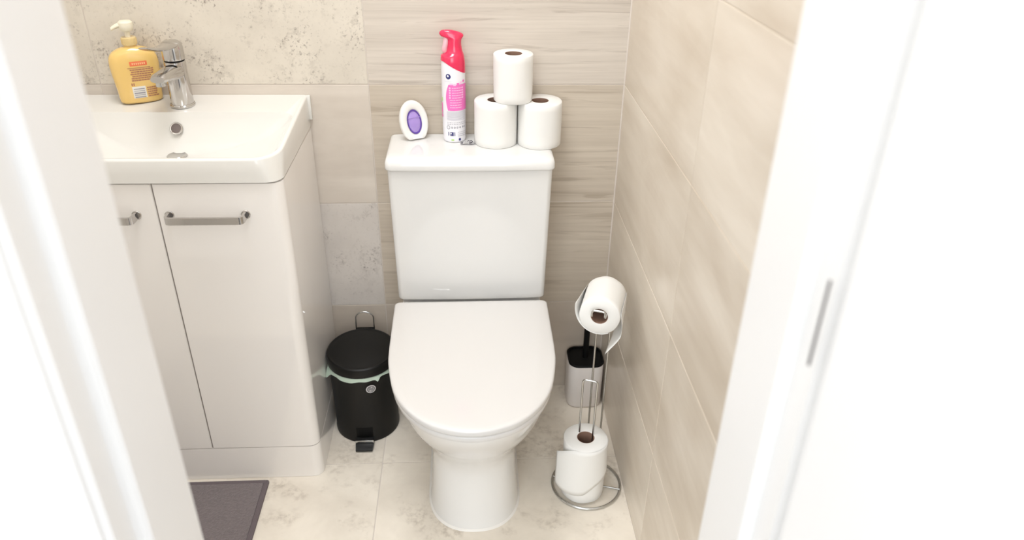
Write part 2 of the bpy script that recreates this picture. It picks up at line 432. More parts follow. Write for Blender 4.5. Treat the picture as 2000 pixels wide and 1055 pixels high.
# ------------------------------------------------------------------ vanity cabinet
CX0, CX1, CYF = -1.25, -.7424, -.340
K = thing('vanity_cabinet', 'white gloss two door vanity cabinet under the basin', 'cabinet', ((CX0+CX1)/2, -.17, 0))
RC = .024
def cab_loop(z, ins=0, n=10): return rrect(CX0+ins, CX1-ins, CYF+ins, -.002, z, RC, n, (RC, RC, .001, .001))
bm = BM(); loft(bm, [cab_loop(.098, .004), cab_loop(.7885, .004), cab_loop(.7885, .016), cab_loop(.70, .016)]); obj('body', bm, CAB, K, sharp=40)
bm = BM(); loft(bm, [cab_loop(.0015, .0), cab_loop(.0985, .0)])
bmesh.ops.bevel(bm, geom=[e for e in bm.edges if abs(e.verts[0].co.z-e.verts[1].co.z) < 1e-5], offset=.0012, segments=2, affect='EDGES')
obj('plinth', bm, CAB, K, sharp=40)
GX = -.995
def front_skin(x0, x1, right):
    """outline strip: door leaf following the rounded corner and the side"""
    th = .0045; z0, z1 = .1008, .7875
    bm = BM(); o = []
    if right:
        path = [(x0, CYF), ((x0+CX1-RC)/2, CYF)] + [(CX1-RC+RC*math.cos(a), CYF+RC+RC*math.sin(a)) for a in [-.5*PI + .5*PI*k/12 for k in range(13)]]
        path += [(CX1, -.2), (CX1, -.004)]
    else:
        path = [(CX0, -.004), (CX0, -.2)] + [(CX0+RC+RC*math.cos(a), CYF+RC+RC*math.sin(a)) for a in [-PI + .5*PI*k/12 for k in range(13)]]
        path += [((x1+CX0+RC)/2, CYF), (x1, CYF)]
    n = len(path); inn = []
    for i, p in enumerate(path):
        a = Vector(path[max(i-1, 0)]); b = Vector(path[min(i+1, n-1)]); t_ = (b-a).normalized(); nn = Vector((-t_.y, t_.x))
        inn.append((p[0]+nn.x*th, p[1]+nn.y*th))
    ring = path + inn[::-1]
    loft(bm, [[(x, y, z) for x, y in ring] for z in (z0, z1)])
    # small bevel on the visible long edges
    es = [e for e in bm.edges if all(abs(v.co.y-CYF) < 1e-5 for v in e.verts) or all(abs((v.co.x, v.co.y)[0]-CX1) < 1e-5 for v in e.verts)]
    es = [e for e in es if abs(e.verts[0].co.z-e.verts[1].co.z) < 1e-5 or min(abs(e.verts[0].co.x-GX) for _ in (0,)) < .004]
    bmesh.ops.bevel(bm, geom=es, offset=.0012, segments=2, affect='EDGES')
    return bm
d1 = obj('door', front_skin(CX0, GX-.0014, False), CAB, K, sharp=40)
d2 = obj('door', front_skin(GX+.0014, CX1, True), CAB, K, sharp=40)
bm = BM(); box(bm, GX-.03, GX+.03, CYF+.003, CYF+.0058, .1, .788); obj('gap_shadow_strip', bm, SEAM, K)
def handle(xa, xb, z, parent):
    bm = BM(); yh = CYF-.030
    # flat strap bent back to the door at both ends
    path = rounded_path([(xa, CYF, 0), (xa, yh, 0), (xb, yh, 0), (xb, CYF, 0)], .010, 6)
    hz = .0075; th = .0026; loops = []
    for i, p in enumerate(path):
        a = path[max(i-1, 0)]; b = path[min(i+1, len(path)-1)]; t_ = (b-a).normalized(); nn = Vector((-t_.y, t_.x, 0))
        loops.append([p+nn*th+Vector((0, 0, hz)), p-nn*th+Vector((0, 0, hz)), p-nn*th-Vector((0, 0, hz)), p+nn*th-Vector((0, 0, hz))])
    loft(bm, loops)
    bmesh.ops.bevel(bm, geom=[e for e in bm.edges if e.calc_face_angle(0) > 1.2], offset=.0009, segments=2, affect='EDGES')
    for x in (xa, xb):
        lo = []
        for r, y in ((.0095, CYF), (.0095, CYF-.0015), (.0085, CYF-.0025)):
            lo.append([(x+r*math.cos(2*PI*k/24), y, z-z + r*math.sin(2*PI*k/24)) for k in range(24)])
        loft(bm, lo)
    bmesh.ops.translate(bm, verts=bm.verts, vec=(0, 0, z))
    h = obj('handle', bm, CHR, parent); h['label'] = 'chrome strap handle'; return h
handle(-.972, -.822, .7205, d2)
handle(-1.186, -1.036, .7215, d1)

# ------------------------------------------------------------------ basin
BX0, BX1, BYF = -1.252, -.7415, -.346
B = thing('basin', 'white ceramic inset basin on top of the vanity cabinet', 'basin', ((BX0+BX1)/2, -.17, .79))
def ztop(x, y): return .8400 + .026*min(1, max(0, (y+.346)/.346))**1.0
RB = .045
def bl(ins, zf, rb=.058):
    r = max(.004, rb-ins)
    return rrect(BX0+ins, BX1-ins, BYF+ins, -.001-ins*.4, zf, r, 10, (r, r, .005, .005))
DR = (-1.005, -.156)
inner = rrect(BX0+.009, BX1-.009, BYF+.010, -.107, ztop, .036, 10, (.048, .048, .030, .030))
def lerp_loop(t, depth, dr=.021):
    out = []
    for i, (x, y, z) in enumerate(inner):
        ang_ = math.atan2(y-DR[1], x-DR[0]); tx, ty = DR[0]+dr*math.cos(ang_), DR[1]+dr*math.sin(ang_)
        out.append((x+(tx-x)*t, y+(ty-y)*t, z - depth - (z-.840)*min(1, t*2)))
    return out
bm = BM()
loops = [rrect(-1.12, -.89, -.25, -.08, .762, .05, 10, (.05, .05, .02, .02)), bl(.035, .7905, .05), bl(.012, .7900, .034), bl(.004, .7895, .034), bl(.0, .7915, .034), bl(.0, .810, .046), bl(.0, lambda x, y: ztop(x, y)-.004), bl(.0012, lambda x, y: ztop(x, y)-.0012), bl(.004, ztop), bl(.0065, ztop)]
loops += [inner]
for t_, d_ in ((.008, .0012), (.020, .0040), (.045, .0095), (.08, .0160), (.13, .0230), (.20, .0305), (.30, .0390), (.42, .0470), (.55, .0540), (.72, .0605), (.88, .0645), (1.0, .0660)):
    loops.append(lerp_loop(t_, d_))
loft(bm, loops, True, True)
obj('bowl', bm, BASIN, B, sharp=50)
# back return hanging over the right-hand edge against the wall
bm = BM(); box(bm, BX1-.003, BX1+.0062, -.010, -.0015, .808, .8655, bev=.0015); obj('back_upstand', bm, BASIN, B)
bm = BM(); lathe(bm, [(.0205, .7742), (.0215, .7765), (.0195, .7785), (.015, .7775), (.002, .7770)], *DR, n=32); obj('drain_ring', bm, CHR, B)
# overflow on the back slope of the bowl
def place(bm, loc, nrm, spin=0):
    q = Vector(nrm).to_track_quat('Z', 'Y').to_matrix().to_4x4(); q.translation = loc
    bmesh.ops.transform(bm, matrix=q @ Matrix.Rotation(spin, 4, 'Z'), verts=bm.verts)
ovp = (-1.009, -.1185, .8250); ovn = (0, -.85, .53)
bm = BM(); lathe(bm, [(.0135, -.002), (.0140, .001), (.0128, .0022), (.0108, .0018), (.0098, -.0005)], n=32, cap0=False, cap1=False); place(bm, ovp, ovn); obj('overflow_ring', bm, CHR, B)
bm = BM(); lathe(bm, [(.0102, .0004), (.001, -.0002)], n=32); place(bm, ovp, ovn); obj('overflow_hole', bm, OVER, B)

# ------------------------------------------------------------------ tap
TZ = .8605
TP = thing('basin_tap', 'chrome mixer tap with lever standing on the basin', 'tap', (-1.0035, -.066, TZ))
tx, ty = -1.0035, -.066
bm = BM(); lathe(bm, [(.0262, TZ), (.0265, TZ+.004), (.0250, TZ+.0055), (.0250, TZ+.007)], tx, ty, 40); obj('base_ring', bm, CHR, TP)
bm = BM()
lathe(bm, [(.0240, TZ+.006), (.0232, TZ+.05), (.0226, TZ+.085), (.0224, TZ+.098), (.0205, TZ+.0995)], tx, ty, 40)
obj('body', bm, CHR, TP)
bm = BM()   # spout: tapering flattened tube forward
lo = []
for k in range(13):
    s = k/12; y = ty - .008 - .105*s; zc = TZ+.078 + .012*math.sin(s*1.5) - .002*s
    hw = .0205 - .0035*s; hh = .0175 - .0085*s
    if k == 12: hw *= .82; hh *= .7
    lo.append([(tx+hw*math.copysign(abs(math.cos(a))**.75, math.cos(a)), y, zc+hh*math.copysign(abs(math.sin(a))**.8, math.sin(a))) for a in [2*PI*j/28 for j in range(28)]])
loft(bm, lo); obj('spout', bm, CHR, TP, sharp=50)
bm = BM(); lathe(bm, [(.0095, -.006), (.0095, .004)], n=24); bmesh.ops.translate(bm, verts=bm.verts, vec=(tx, ty-.100, TZ+.078)); obj('aerator', bm, WIRE, TP)
bm = BM(); lathe(bm, [(.0212, TZ+.0995), (.0212, TZ+.1025)], tx, ty, 40); obj('gasket', bm, BLKP, TP)
bm = BM()
lathe(bm, [(.0222, TZ+.1025), (.0228, TZ+.108), (.0226, TZ+.128), (.0205, TZ+.137), (.015, TZ+.141), (.004, TZ+.1425)], tx, ty, 40)
lv = obj('lever_cap', bm, CHR, TP)
bm = BM(); lo = []
for k in range(13):
    s = k/12; y = ty - .004 - .118*s; zc = TZ+.134 + .020*s - .006*math.sin(PI*s)
    hw = .0185 - .0075*s; hh = .0065 - .0038*s
    if k == 12: hw *= .8; hh *= .6
    lo.append([(tx-.012*s+hw*math.copysign(abs(math.cos(a))**.6, math.cos(a)), y, zc+hh*math.sin(a)) for a in [2*PI*j/24 for j in range(24)]])
loft(bm, lo); obj('lever', bm, CHR, TP, sharp=50)

# ------------------------------------------------------------------ decals on curved surfaces
def wrap_patch(bm, surf, u0, u1, v0, v1, nu=10, nv=4, mi=0, ulo=None, uhi=None):
    """thin skin following surf(u,v)->(point, normal); ulo/uhi give v-dependent sides"""
    grid = []
    for j in range(nv+1):
        v = v0+(v1-v0)*j/nv; a = ulo(v) if ulo else u0; b = uhi(v) if uhi else u1
        grid.append([bm.verts.new(surf(a+(b-a)*i/nu, v)) for i in range(nu+1)])
    for j in range(nv):
        for i in range(nu): bm.faces.new((grid[j][i], grid[j][i+1], grid[j+1][i+1], grid[j+1][i])).material_index = mi
def wrap_disc(bm, surf, uc, vc, ru, rv, r0=0, n=24, mi=0):
    a = [bm.verts.new(surf(uc+ru*math.cos(2*PI*k/n), vc+rv*math.sin(2*PI*k/n))) for k in range(n)]
    if r0 <= 0:
        c = bm.verts.new(surf(uc, vc))
        for k in range(n): bm.faces.new((c, a[k], a[(k+1) % n])).material_index = mi
    else:
        b = [bm.verts.new(surf(uc+ru*r0*math.cos(2*PI*k/n), vc+rv*r0*math.sin(2*PI*k/n))) for k in range(n)]
        for k in range(n): bm.faces.new((a[k], a[(k+1) % n], b[(k+1) % n], b[k])).material_index = mi

# ------------------------------------------------------------------ soap bottle
SB = thing('soap_bottle', 'yellow liquid hand soap bottle with cream pump beside the tap', 'soap bottle', (-1.1005, -.040, .8645), math.radians(26))
bprof = smooth_tab([(.0, .0405, .0195), (.002, .0425, .0212), (.006, .0440, .0222), (.03, .0455, .0232), (.06, .0485, .0236), (.082, .0500, .0236), (.098, .0480, .0226), (.108, .0415, .0205), (.1145, .0310, .0170), (.118, .0205, .0142), (.1195, .0135, .0120), (.123, .0118, .0118), (.130, .0118, .0118)], 4)
def bot_loop(z, a, b, n=48):
    e = .78
    return [(a*math.copysign(abs(math.cos(2*PI*k/n))**e, math.cos(2*PI*k/n)), b*math.copysign(abs(math.sin(2*PI*k/n))**e, math.sin(2*PI*k/n)), z) for k in range(n)]
bm = BM(); loft(bm, [bot_loop(*s) for s in bprof]); obj('bottle_body', bm, YEL, SB, local=True, sharp=60)
bm = BM(); lathe(bm, [(.0150, .1235), (.0153, .125), (.0153, .138), (.0143, .1395)], n=36)
for k in range(36):
    a = 2*PI*k/36; x, y = .0153*math.cos(a), .0153*math.sin(a)
    tube(bm, [(x, y, .126), (x, y, .137)], .0006, 5)
obj('collar', bm, AMB, SB, local=True)
bm = BM(); lathe(bm, [(.0055, .139), (.0055, .151), (.0115, .153), (.0140, .157), (.0150, .163), (.0145, .170), (.0110, .1735), (.004, .1745)], n=32)
lo = []
for k in range(9):
    s = k/8; x = -.006-.024*s; zc = .1655 - .0075*s*s; r = .0060-.0022*s
    lo.append([(x, r*1.25*math.cos(2*PI*j/16), zc+r*math.sin(2*PI*j/16)) for j in range(16)])
loft(bm, lo); obj('pump_head', bm, CREAM, SB, local=True)
def bsurf(off):
    def f(u, z):     # u = lateral offset on the front face
        a, b = interp([(s[0], s[1], s[2]) for s in bprof], z)
        c = max(-.999, min(.999, u/a)); th = math.acos(abs(c)**(1/.78)); y = -b*math.sin(th)**.78
        return (u, y-off, z)
    return f
bs, bs2 = bsurf(.0004), bsurf(.0007)
lab = BM()
u_c = .008
wrap_patch(lab, bs, u_c-.019, u_c+.016, .082, .0915, mi=0)            # orange banner
for k in range(7): wrap_patch(lab, bs2, u_c-.0145+k*.0040, u_c-.0120+k*.0040, .0848, .0888, 2, 1, mi=4)
wrap_patch(lab, bs, u_c-.025, u_c+.021, .0770, .0785, mi=1)
rr = random.Random(3)
for r_ in range(6):
    z = .0725-r_*.0046; x = u_c-.022+rr.random()*.004
    while x < u_c+.018+rr.random()*.006:
        wd = .002+rr.random()*.005; wrap_patch(lab, bs, x, x+wd, z, z+.0028, 2, 1, mi=1); x += wd+.0006
for k in range(2): wrap_patch(lab, bs, u_c-.024+k*.004, u_c-.0215+k*.004, .0395, .0455, 2, 1, mi=1)
wrap_patch(lab, bs, u_c-.024, u_c+.003, .012, .0375, mi=2)             # barcode panel
x = u_c-.0195
for k, hh in enumerate((.0028, .0016, .0042, .0020, .0034)):
    z = .0325-k*.0045; wrap_patch(lab, bs2, u_c-.0215, u_c+.0005, z-hh*.5, z+hh*.25, 2, 1, mi=3)
for r_ in range(5):
    z = .0345-r_*.0047; x = u_c+.0055
    while x < u_c+.024:
        wd = .002+rr.random()*.004; wrap_patch(lab, bs, x, x+wd, z-.0028, z, 2, 1, mi=1); x += wd+.0006
o = obj('back_label', lab, [ORG, BRN, LBW, GRY, mat('pale_orange_print', (246, 190, 140), .5)], SB, local=True, smooth=False); o['label'] = 'printed back label with orange banner, brown text rows and barcode'

# ------------------------------------------------------------------ air freshener spray
SP = thing('air_freshener_spray', 'white and pink aerosol air freshener standing on the cistern', 'spray can', (-.4033, -.0405, LIDZ))
bm = BM()
lathe(bm, [(.0225, .0003), (.0252, .0015), (.0262, .005), (.0266, .010), (.0260, .016), (.0268, .024), (.0272, .08), (.0272, .165), (.0268, .180), (.0255, .190), (.022, .197)], n=56)
obj('can', bm, CAN, SP, local=True)
bm = BM()
capt = [  # z offset, x left, x right, half depth
    (.176, -.0278, .0278, .0276), (.190, -.0274, .0272, .0262), (.198, -.0262, .0250, .0235), (.2035, -.0165, .0230, .0190), (.209, -.0135, .0212, .0165), (.216, -.0120, .0200, .0148),
    (.224, -.0112, .0192, .0138), (.231, -.0115, .0200, .0130), (.2350, -.0160, .0222, .0125), (.2385, -.0255, .0240, .0118), (.2430, -.0285, .0232, .0105), (.2475, -.0280, .0150, .0088), (.2510, -.0240, .0020, .0060), (.2520, -.018, -.006, .003)]
capt = smooth_tab(capt, 3); lo = []
for i, (z, xl, xr, hd) in enumerate(capt):
    cx, hx = (xl+xr)/2, (xr-xl)/2; L_ = []
    for k in range(40):
        a = 2*PI*k/40; x = cx+hx*math.cos(a)
        dz = 0
        f = max(0, 1-(z-.176)/.022)      # slanted lower edge: high on the left, low on the right
        if f > 0: dz = f*(-.0010 + (-.0165*(x+.0)/.0278 if x > -.02 else .0120)) 
        L_.append((x, hd*math.sin(a)*(1+0*dz), z + dz))
    lo.append(L_)
loft(bm, lo, True, True); obj('cap', bm, PINKC, SP, local=True, sharp=60)
bm = BM(); lo = []
for z, x, h in ((.2015, -.0205, .004), (.206, -.0230, .0065), (.214, -.0225, .0072), (.222, -.0205, .0075), (.230, -.0195, .0070), (.2365, -.0195, .005)):
    lo.append([(x+.0055+.0065*math.cos(2*PI*k/20), h*math.sin(2*PI*k/20), z) for k in range(20)])
loft(bm, lo); obj('trigger', bm, TRIG, SP, local=True)
def csurf(off):
    def f(u, z): return ((.0272+off)*math.sin(u), -(.0272+off)*math.cos(u), z)   # u: angle, 0 faces the room
    return f
cs, cs2 = csurf(.0003), csurf(.0006)
pr = BM()
wrap_disc(pr, cs, -.42, .155, .22, .0060, mi=2)                       # navy round mark
wrap_disc(pr, cs2, -.44, .1562, .09, .0024, mi=4); 
wrap_patch(pr, cs, -.85, -.10, .1435, .1442, 6, 1, mi=3)
def left_side(z):
    t_ = (z-.077)/.062; return -.42 - .26*math.sin(PI*min(1, max(0, t_*.9+.1))) + .18*max(0, t_-.75)
wrap_patch(pr, cs, 0, 0, .077, .137, 16, 14, mi=0, ulo=left_side, uhi=lambda z: 1.55)
wrap_patch(pr, cs2, -.30, -.02, .1365, .1400, 3, 1, mi=1)
for k in range(4): wrap_patch(pr, cs2, .0+k*.28, .22+k*.28, .1345+k*.0022, .1385+k*.0026, 3, 1, mi=0 if k % 2 else 1)
for r_ in range(9):
    z = .1295 - r_*.0056; x = -.36 if r_ < 4 else -.30
    if r_ < 5: wrap_disc(pr, cs2, -.30, z, .085, .0021, n=12, mi=1); wrap_disc(pr, cs2, .80, z, .085, .0021, n=12, mi=1); x = -.12
    while x < .66:
        wd = .08+rr.random()*.2; wrap_patch(pr, cs2, x, min(x+wd, .70), z-.0009, z+.0009, 3, 1, mi=1); x += wd+.03
for r_ in range(8):                                                   # grey small print
    z = .0745 - r_*.0027; wrap_patch(pr, cs, -.62, 1.10, z-.0010, z+.0005, 12, 1, mi=3)
for r_ in range(2):
    z = .049-r_*.004; x = -.6
    while x < 1.1:
        wd = .04+rr.random()*.12; wrap_patch(pr, cs, x, x+wd, z-.0006, z+.0006, 2, 1, mi=5); x += wd+.06
wrap_disc(pr, cs, -.50, .0375, .16, .0046, r0=.72, mi=5)
for k, u in enumerate((-.18, .05, .28, .52, .8, 1.0)): wrap_disc(pr, cs, u, .0375, .075, .0024, r0=.3, n=10, mi=5)
for k, u in enumerate((-.52, -.34, -.20, .02)):
    wrap_patch(pr, cs, u, u+(.06, .12, .14, .06)[k], .0175, .0265, 3, 2, mi=2)
wrap_disc(pr, cs2, -.27, .0232, .05, .0016, n=10, mi=4)
for r_ in range(3):
    x = .32
    while x < 1.15:
        wd = .05+rr.random()*.12; wrap_patch(pr, cs, x, x+wd, .0255-r_*.0045, .0265-r_*.0045, 2, 1, mi=5); x += wd+.05
wrap_disc(pr, cs, .48, .0085, .105, .0034, mi=2); wrap_patch(pr, cs, -.26, -.02, .0060, .0095, 3, 1, mi=6)
for z0, z1, m_ in ((.096, .104, 6), (.058, .066, 0), (.068, .092, 0)): wrap_patch(pr, cs, -1.45, -1.12, z0, z1, 3, 2, mi=m_)
o = obj('printed_label', pr, [MAG, MAGL, NAVY, LGY, WHP, GRY, GRN], SP, local=True, smooth=False); o['label'] = 'magenta, grey and navy print on the can'

# ------------------------------------------------------------------ oval gel air freshener
GF = thing('gel_air_freshener', 'small oval white air freshener with purple gel on the cistern', 'air freshener', (-.4985, -.036, LIDZ), math.radians(26))
bm = BM()
HH, WW, TT = .0500, .0345, .0125
def ov(y, sx, sz, n=56, flat=-.0405):
    out = []
    for k in range(n):
        a = 2*PI*k/n; x, z = WW*sx*math.cos(a), HH*sz*math.sin(a)
        x, z = x*math.cos(.13)-z*math.sin(.13), x*math.sin(.13)+z*math.cos(.13)
        out.append((x, y, max(z, flat+ (1-sz)*.01)+.0422))
    return out
loops = [ov(.0, .20, .20), ov(.0, .93, .95), ov(-.003, 1, 1), ov(-.010, 1.0, 1.0), ov(-.0135, .955, .97), ov(-.0150, .87, .90), ov(-.0135, .68, .72), ov(-.0125, .55, .62), ov(-.0100, .50, .58)]
loft(bm, loops, True, True); 
lean = Matrix.Rotation(math.radians(-6), 4, 'X')
bmesh.ops.transform(bm, matrix=lean, verts=bm.verts)
obj('shell', bm, FRESH, GF, local=True, sharp=50)
bm = BM(); loft(bm, [ov(-.0105, .50, .58), ov(-.0130, .495, .57), ov(-.0128, .44, .52), ov(-.0108, .42, .50)], False, False); bmesh.ops.transform(bm, matrix=lean, verts=bm.verts)
obj('gel_rim', bm, PURD, GF, local=True)
bm = BM(); loft(bm, [ov(-.0102, .46, .54), ov(-.0118, .40, .47), ov(-.0128, .2, .25)], True, True)
box(bm, -.0155, .0145, -.0137, -.011, .0520, .0532); bmesh.ops.transform(bm, matrix=lean, verts=bm.verts)
obj('gel', bm, PUR, GF, local=True)

# ------------------------------------------------------------------ crumpled clear seal
bm = BM(); rr = random.Random(11)
n1, n2 = 12, 8; g = []
for j in range(n2):
    row = []
    for i in range(n1):
        x = (i/(n1-1)-.5)*.036; y = (j/(n2-1)-.5)*.016
        z = .0012 + .0058*abs(noise.noise(Vector((x*95, y*110, 2.3)))) * 2 * math.cos(PI*x/.040)
        row.append(bm.verts.new((x+.0015*rr.random(), y*(1+.3*math.sin(i)), z)))
    g.append(row)
for j in range(n2-1):
    for i in range(n1-1): bm.faces.new((g[j][i], g[j][i+1], g[j+1][i+1], g[j+1][i])).material_index = 0
W = tag(bpy.data.objects.new('plastic_wrapper', None), 'crumpled clear plastic scrap with dark print beside the aerosol', 'wrapper'); C.objects.link(W); W.location = (-.3720, -.0720, LIDZ)
W.empty_display_size = .02
obj('film', bm, FILM, W, local=True)
bm = BM()
def sq(pts, r=.0008): tube(bm, pts, r, 6)
sq([(-.0165, -.004, .0025), (-.013, -.006, .003), (-.012, -.002, .004), (-.016, .0, .003)])
sq([(-.001, .000, .0062), (.003, .0045, .0068), (.0035, -.001, .0062), (.008, .004, .0068), (.0105, -.0005, .0055), (.007, -.005, .0045), (.003, -.0065, .004)], .0011)
sq([(-.017, -.005, .0012), (-.008, -.0095, .0015), (.004, -.0100, .0014), (.014, -.0065, .0014), (.017, .0, .0014)], .0005)
obj('dark_print', bm, mat('charcoal_print', (70, 64, 76), .4), W, local=True)

# ------------------------------------------------------------------ toilet rolls
def roll_mesh(R, H, r0=.0195, crush=.0006, seed=0, n=56):
    bm = BM(); loops = []
    prof = [(r0, .0005), (r0+.003, 0), (R-.002, 0), (R, .002)] + [(R, .002+(H-.004)*k/8) for k in range(1, 8)] + [(R, H-.002), (R-.0018, H), (r0+.003, H+.0003), (r0, H-.0005)]
    for r, z in prof:
        l = []
        for k in range(n):
            a = 2*PI*k/n; rr_ = r
            if r > R-.003: rr_ += crush*(noise.noise(Vector((math.cos(a)*1.6, math.sin(a)*1.6, z*12+seed*7)))*2)
            l.append((rr_*math.cos(a), rr_*math.sin(a), z))
        loops.append(l)
    loft(bm, loops, False, False)
    loft(bm, [loops[0], loops[-1]], False, False)
    bmesh.ops.remove_doubles(bm, verts=bm.verts, dist=1e-6)
    return bm
def core_mesh(H, r0=.0195):
    bm = BM(); lathe(bm, [(r0+.0002, .0008), (r0+.0002, H-.0008), (r0-.001, H-.0008), (r0-.001, .0008)], n=40, cap0=False, cap1=False)
    lathe(bm, [(r0-.001, .0008), (r0+.0002, .0008)], n=40, cap0=False, cap1=False); return bm
GR = 'toilet rolls stacked in a pyramid on the cistern'
def roll(loc, R, H, label, seed, rotz=0):
    t_ = thing('toilet_roll', label, 'toilet roll', loc, rotz, GR)
    obj('paper', roll_mesh(R, H, seed=seed), PAPER, t_, local=True, sharp=50)
    obj('core', core_mesh(H), CARD, t_, local=True)
    return t_
roll((-.3075, -.0610, LIDZ), .0495, .1020, 'white toilet roll on the cistern, lower left of the pyramid beside the aerosol', 1)
roll((-.2065, -.0670, LIDZ), .0505, .1020, 'white toilet roll overhanging the cistern edge, lower right of the pyramid', 2, .8)
roll((-.2690, -.0650, LIDZ+.1025), .0440, .1050, 'white toilet roll on top of the two others on the cistern', 3, 1.9)

# ------------------------------------------------------------------ roll stand
SR = math.radians(-18)      # stand faces slightly to the left
SL = Vector((-.0920, -.3950, 0))
ST = thing('toilet_roll_stand', 'chrome wire toilet roll stand with round base near the right wall', 'roll stand', SL, SR)
def stw(x, y, z):           # stand local -> world
    c, s = math.cos(SR), math.sin(SR); return Vector((SL.x + x*c - y*s, SL.y + x*s + y*c, z))
bm = BM(); rb = .0835
tube(bm, [(rb*math.cos(2*PI*k/64), rb*math.sin(2*PI*k/64), .0042) for k in range(64)], .0034, 12, closed=True)
obj('base_ring', bm, WIRE, ST, local=True)
bm = BM(); tube(bm, [(-rb, .0, .0060), (rb, .0, .0060)], .0022, 10); obj('cross_bar', bm, WIRE, ST, local=True)
bm = BM(); ws = .0155; yb = rb-.002; zt = .520; wa = .0140
path = [(-ws, yb, .004), (-ws, yb, zt), (-wa, -.044, zt), (-wa, -.044, zt+.016), (wa, -.044, zt+.016), (wa, -.044, zt), (ws, yb, zt), (ws, yb, .004)]
tube(bm, rounded_path(path, .007, 6), .0024, 12); obj('upright', bm, WIRE, ST, local=True)
bm = BM(); xl = -.0092; wl = .0165; yl = -.008
tube(bm, rounded_path([(xl-wl, yl, .006), (xl-wl, yl, .326), (xl+wl, yl, .326), (xl+wl, yl, .006)], .008, 6), .0024, 12); obj('spare_roll_loop', bm, WIRE, ST, local=True)

# spare roll threaded on the lower loop
def loose_sheet(name, pts_fn, nu, nv, parent, th=.0004):
    bm = BM(); g = [[bm.verts.new(pts_fn(i/nu, j/nv)) for i in range(nu+1)] for j in range(nv+1)]
    for j in range(nv):
        for i in range(nu): bm.faces.new((g[j][i], g[j][i+1], g[j+1][i+1], g[j+1][i]))
    o = obj(name, bm, PAPER, parent, local=True, sharp=70)
    m_ = o.modifiers.new('thickness', 'SOLIDIFY'); m_.thickness = th; m_.offset = 0
    return o
tl = Matrix.Rotation(math.radians(-4), 4, 'X')
RS, HS = .0515, .163
sp0 = stw(-.0075, -.022, .0082)
RL = thing('toilet_roll', 'spare toilet roll standing on the round base of the wire stand', 'toilet roll', sp0)
obj('paper', roll_mesh(RS, HS, r0=.0205, crush=.0012, seed=5), PAPER, RL, local=True, sharp=50)
obj('core', core_mesh(HS, .0205), CARD, RL, local=True)
def spare_sheet(u, v):      # hanging turn of paper round the front left, lifting off at the left with a sagging hem
    a = math.radians(-172 + 168*u)
    lift = .016*max(0, 1-u/.30)**1.6
    zlo = .036 - .012*math.sin(PI*min(1, u*1.6)) + .095*max(0, u-.45)**1.05
    z = (HS*.995 - .030*max(0, 1-u/.30)**1.5)*(1-v) + zlo*v - .004*max(0, .4-u)*v
    if u > .5: z = z + (1-v)*.0
    r = RS+.0012+.0012*v + lift + .0025*math.sin(3*PI*u)*v
    return (r*math.cos(a), r*math.sin(a), z)
loose_sheet('loose_sheet', spare_sheet, 36, 10, RL)

# roll in use, on the upper arm: local z runs back along the arm
RU, HU = .0440, .100
front = stw(0, -.028, .5130)
axis = (stw(0, 1, 0)-stw(0, 0, 0)); axis.z = 0
RT = bpy.data.objects.new('toilet_roll', None); C.objects.link(RT); tag(RT, 'part used toilet roll hanging on the upper arm of the wire stand', 'toilet roll')
RT.empty_display_size = .05
RT.location = front
RT.rotation_euler = (math.radians(-90), 0, SR)     # local z -> +Y (back), local y -> down(-z)... see below
obj('paper', roll_mesh(RU, HU, r0=.0185, crush=.0008, seed=9), PAPER, RT, local=True, sharp=50)
obj('core', core_mesh(HU, .0185), CARD, RT, local=True)
# with this rotation local x = right, local y = world -z, local z = back
def flap(u, v):             # outer turn unwinding at the left: from the bottom round to upper left, sticking out
    a = math.radians(60 + 145*u)             # angle measured from +x towards -z (down)
    r = RU+.0010 + .0130*u**4*(1-v)
    return (r*math.cos(a), r*math.sin(a), HU*(.004 + .992*v) if True else 0)
loose_sheet('outer_turn', flap, 26, 6, RT)
def tail(u, v):             # free end hanging at the right and swinging in to a point
    y = -.012 + .105*u; x = RU+.0012 + .003*math.sin(PI*u) - .028*max(0, u-.55)**1.3*2.2
    zz = HU*(.02+.96*v)
    zz = zz*(1-.45*max(0, u-.5)) + .004*math.sin(4*u)
    return (x+.004*math.sin(5*u+3*v)*u, y - .022*v*u, zz)
loose_sheet('hanging_end', tail, 18, 8, RT)

# ------------------------------------------------------------------ toilet brush
BR = thing('toilet_brush_set', 'toilet brush in a white rounded square holder behind the wire stand', 'toilet brush', (-.0550, -.0580, 0))
def sq_loop(h, z, r=.026, d=None): return rrect(-h, h, -(d or h), (d or h), z, r, 8)
bm = BM()
loft(bm, [sq_loop(.0445, .0012), sq_loop(.0475, .004, .028), sq_loop(.0480, .008, .028), sq_loop(.0485, .1400, .028), sq_loop(.0480, .1410, .028), sq_loop(.0460, .1410, .027), sq_loop(.0455, .012, .026)], True, True)
obj('holder', bm, BRW, BR, local=True, sharp=50)
bm = BM()
loft(bm, [sq_loop(.0486, .1405, .028), sq_loop(.0490, .1440, .028), sq_loop(.0470, .1462, .027), sq_loop(.0445, .1450, .026), sq_loop(.0440, .1250, .025), sq_loop(.020, .1200, .012)], True, True)
lb = obj('inner_rim', bm, BLKP, BR, local=True, sharp=50)
bm = BM(); tube(bm, [(.001, .004, .10), (.001, .004, .2), (.000, .004, .3), (-.001, .004, .350), (-.001, .004, .358), (-.001, .004, .3605)], [.0085, .0080, .0078, .0078, .0066, .003], 20)
obj('brush_handle', bm, BLKP, BR, local=True)

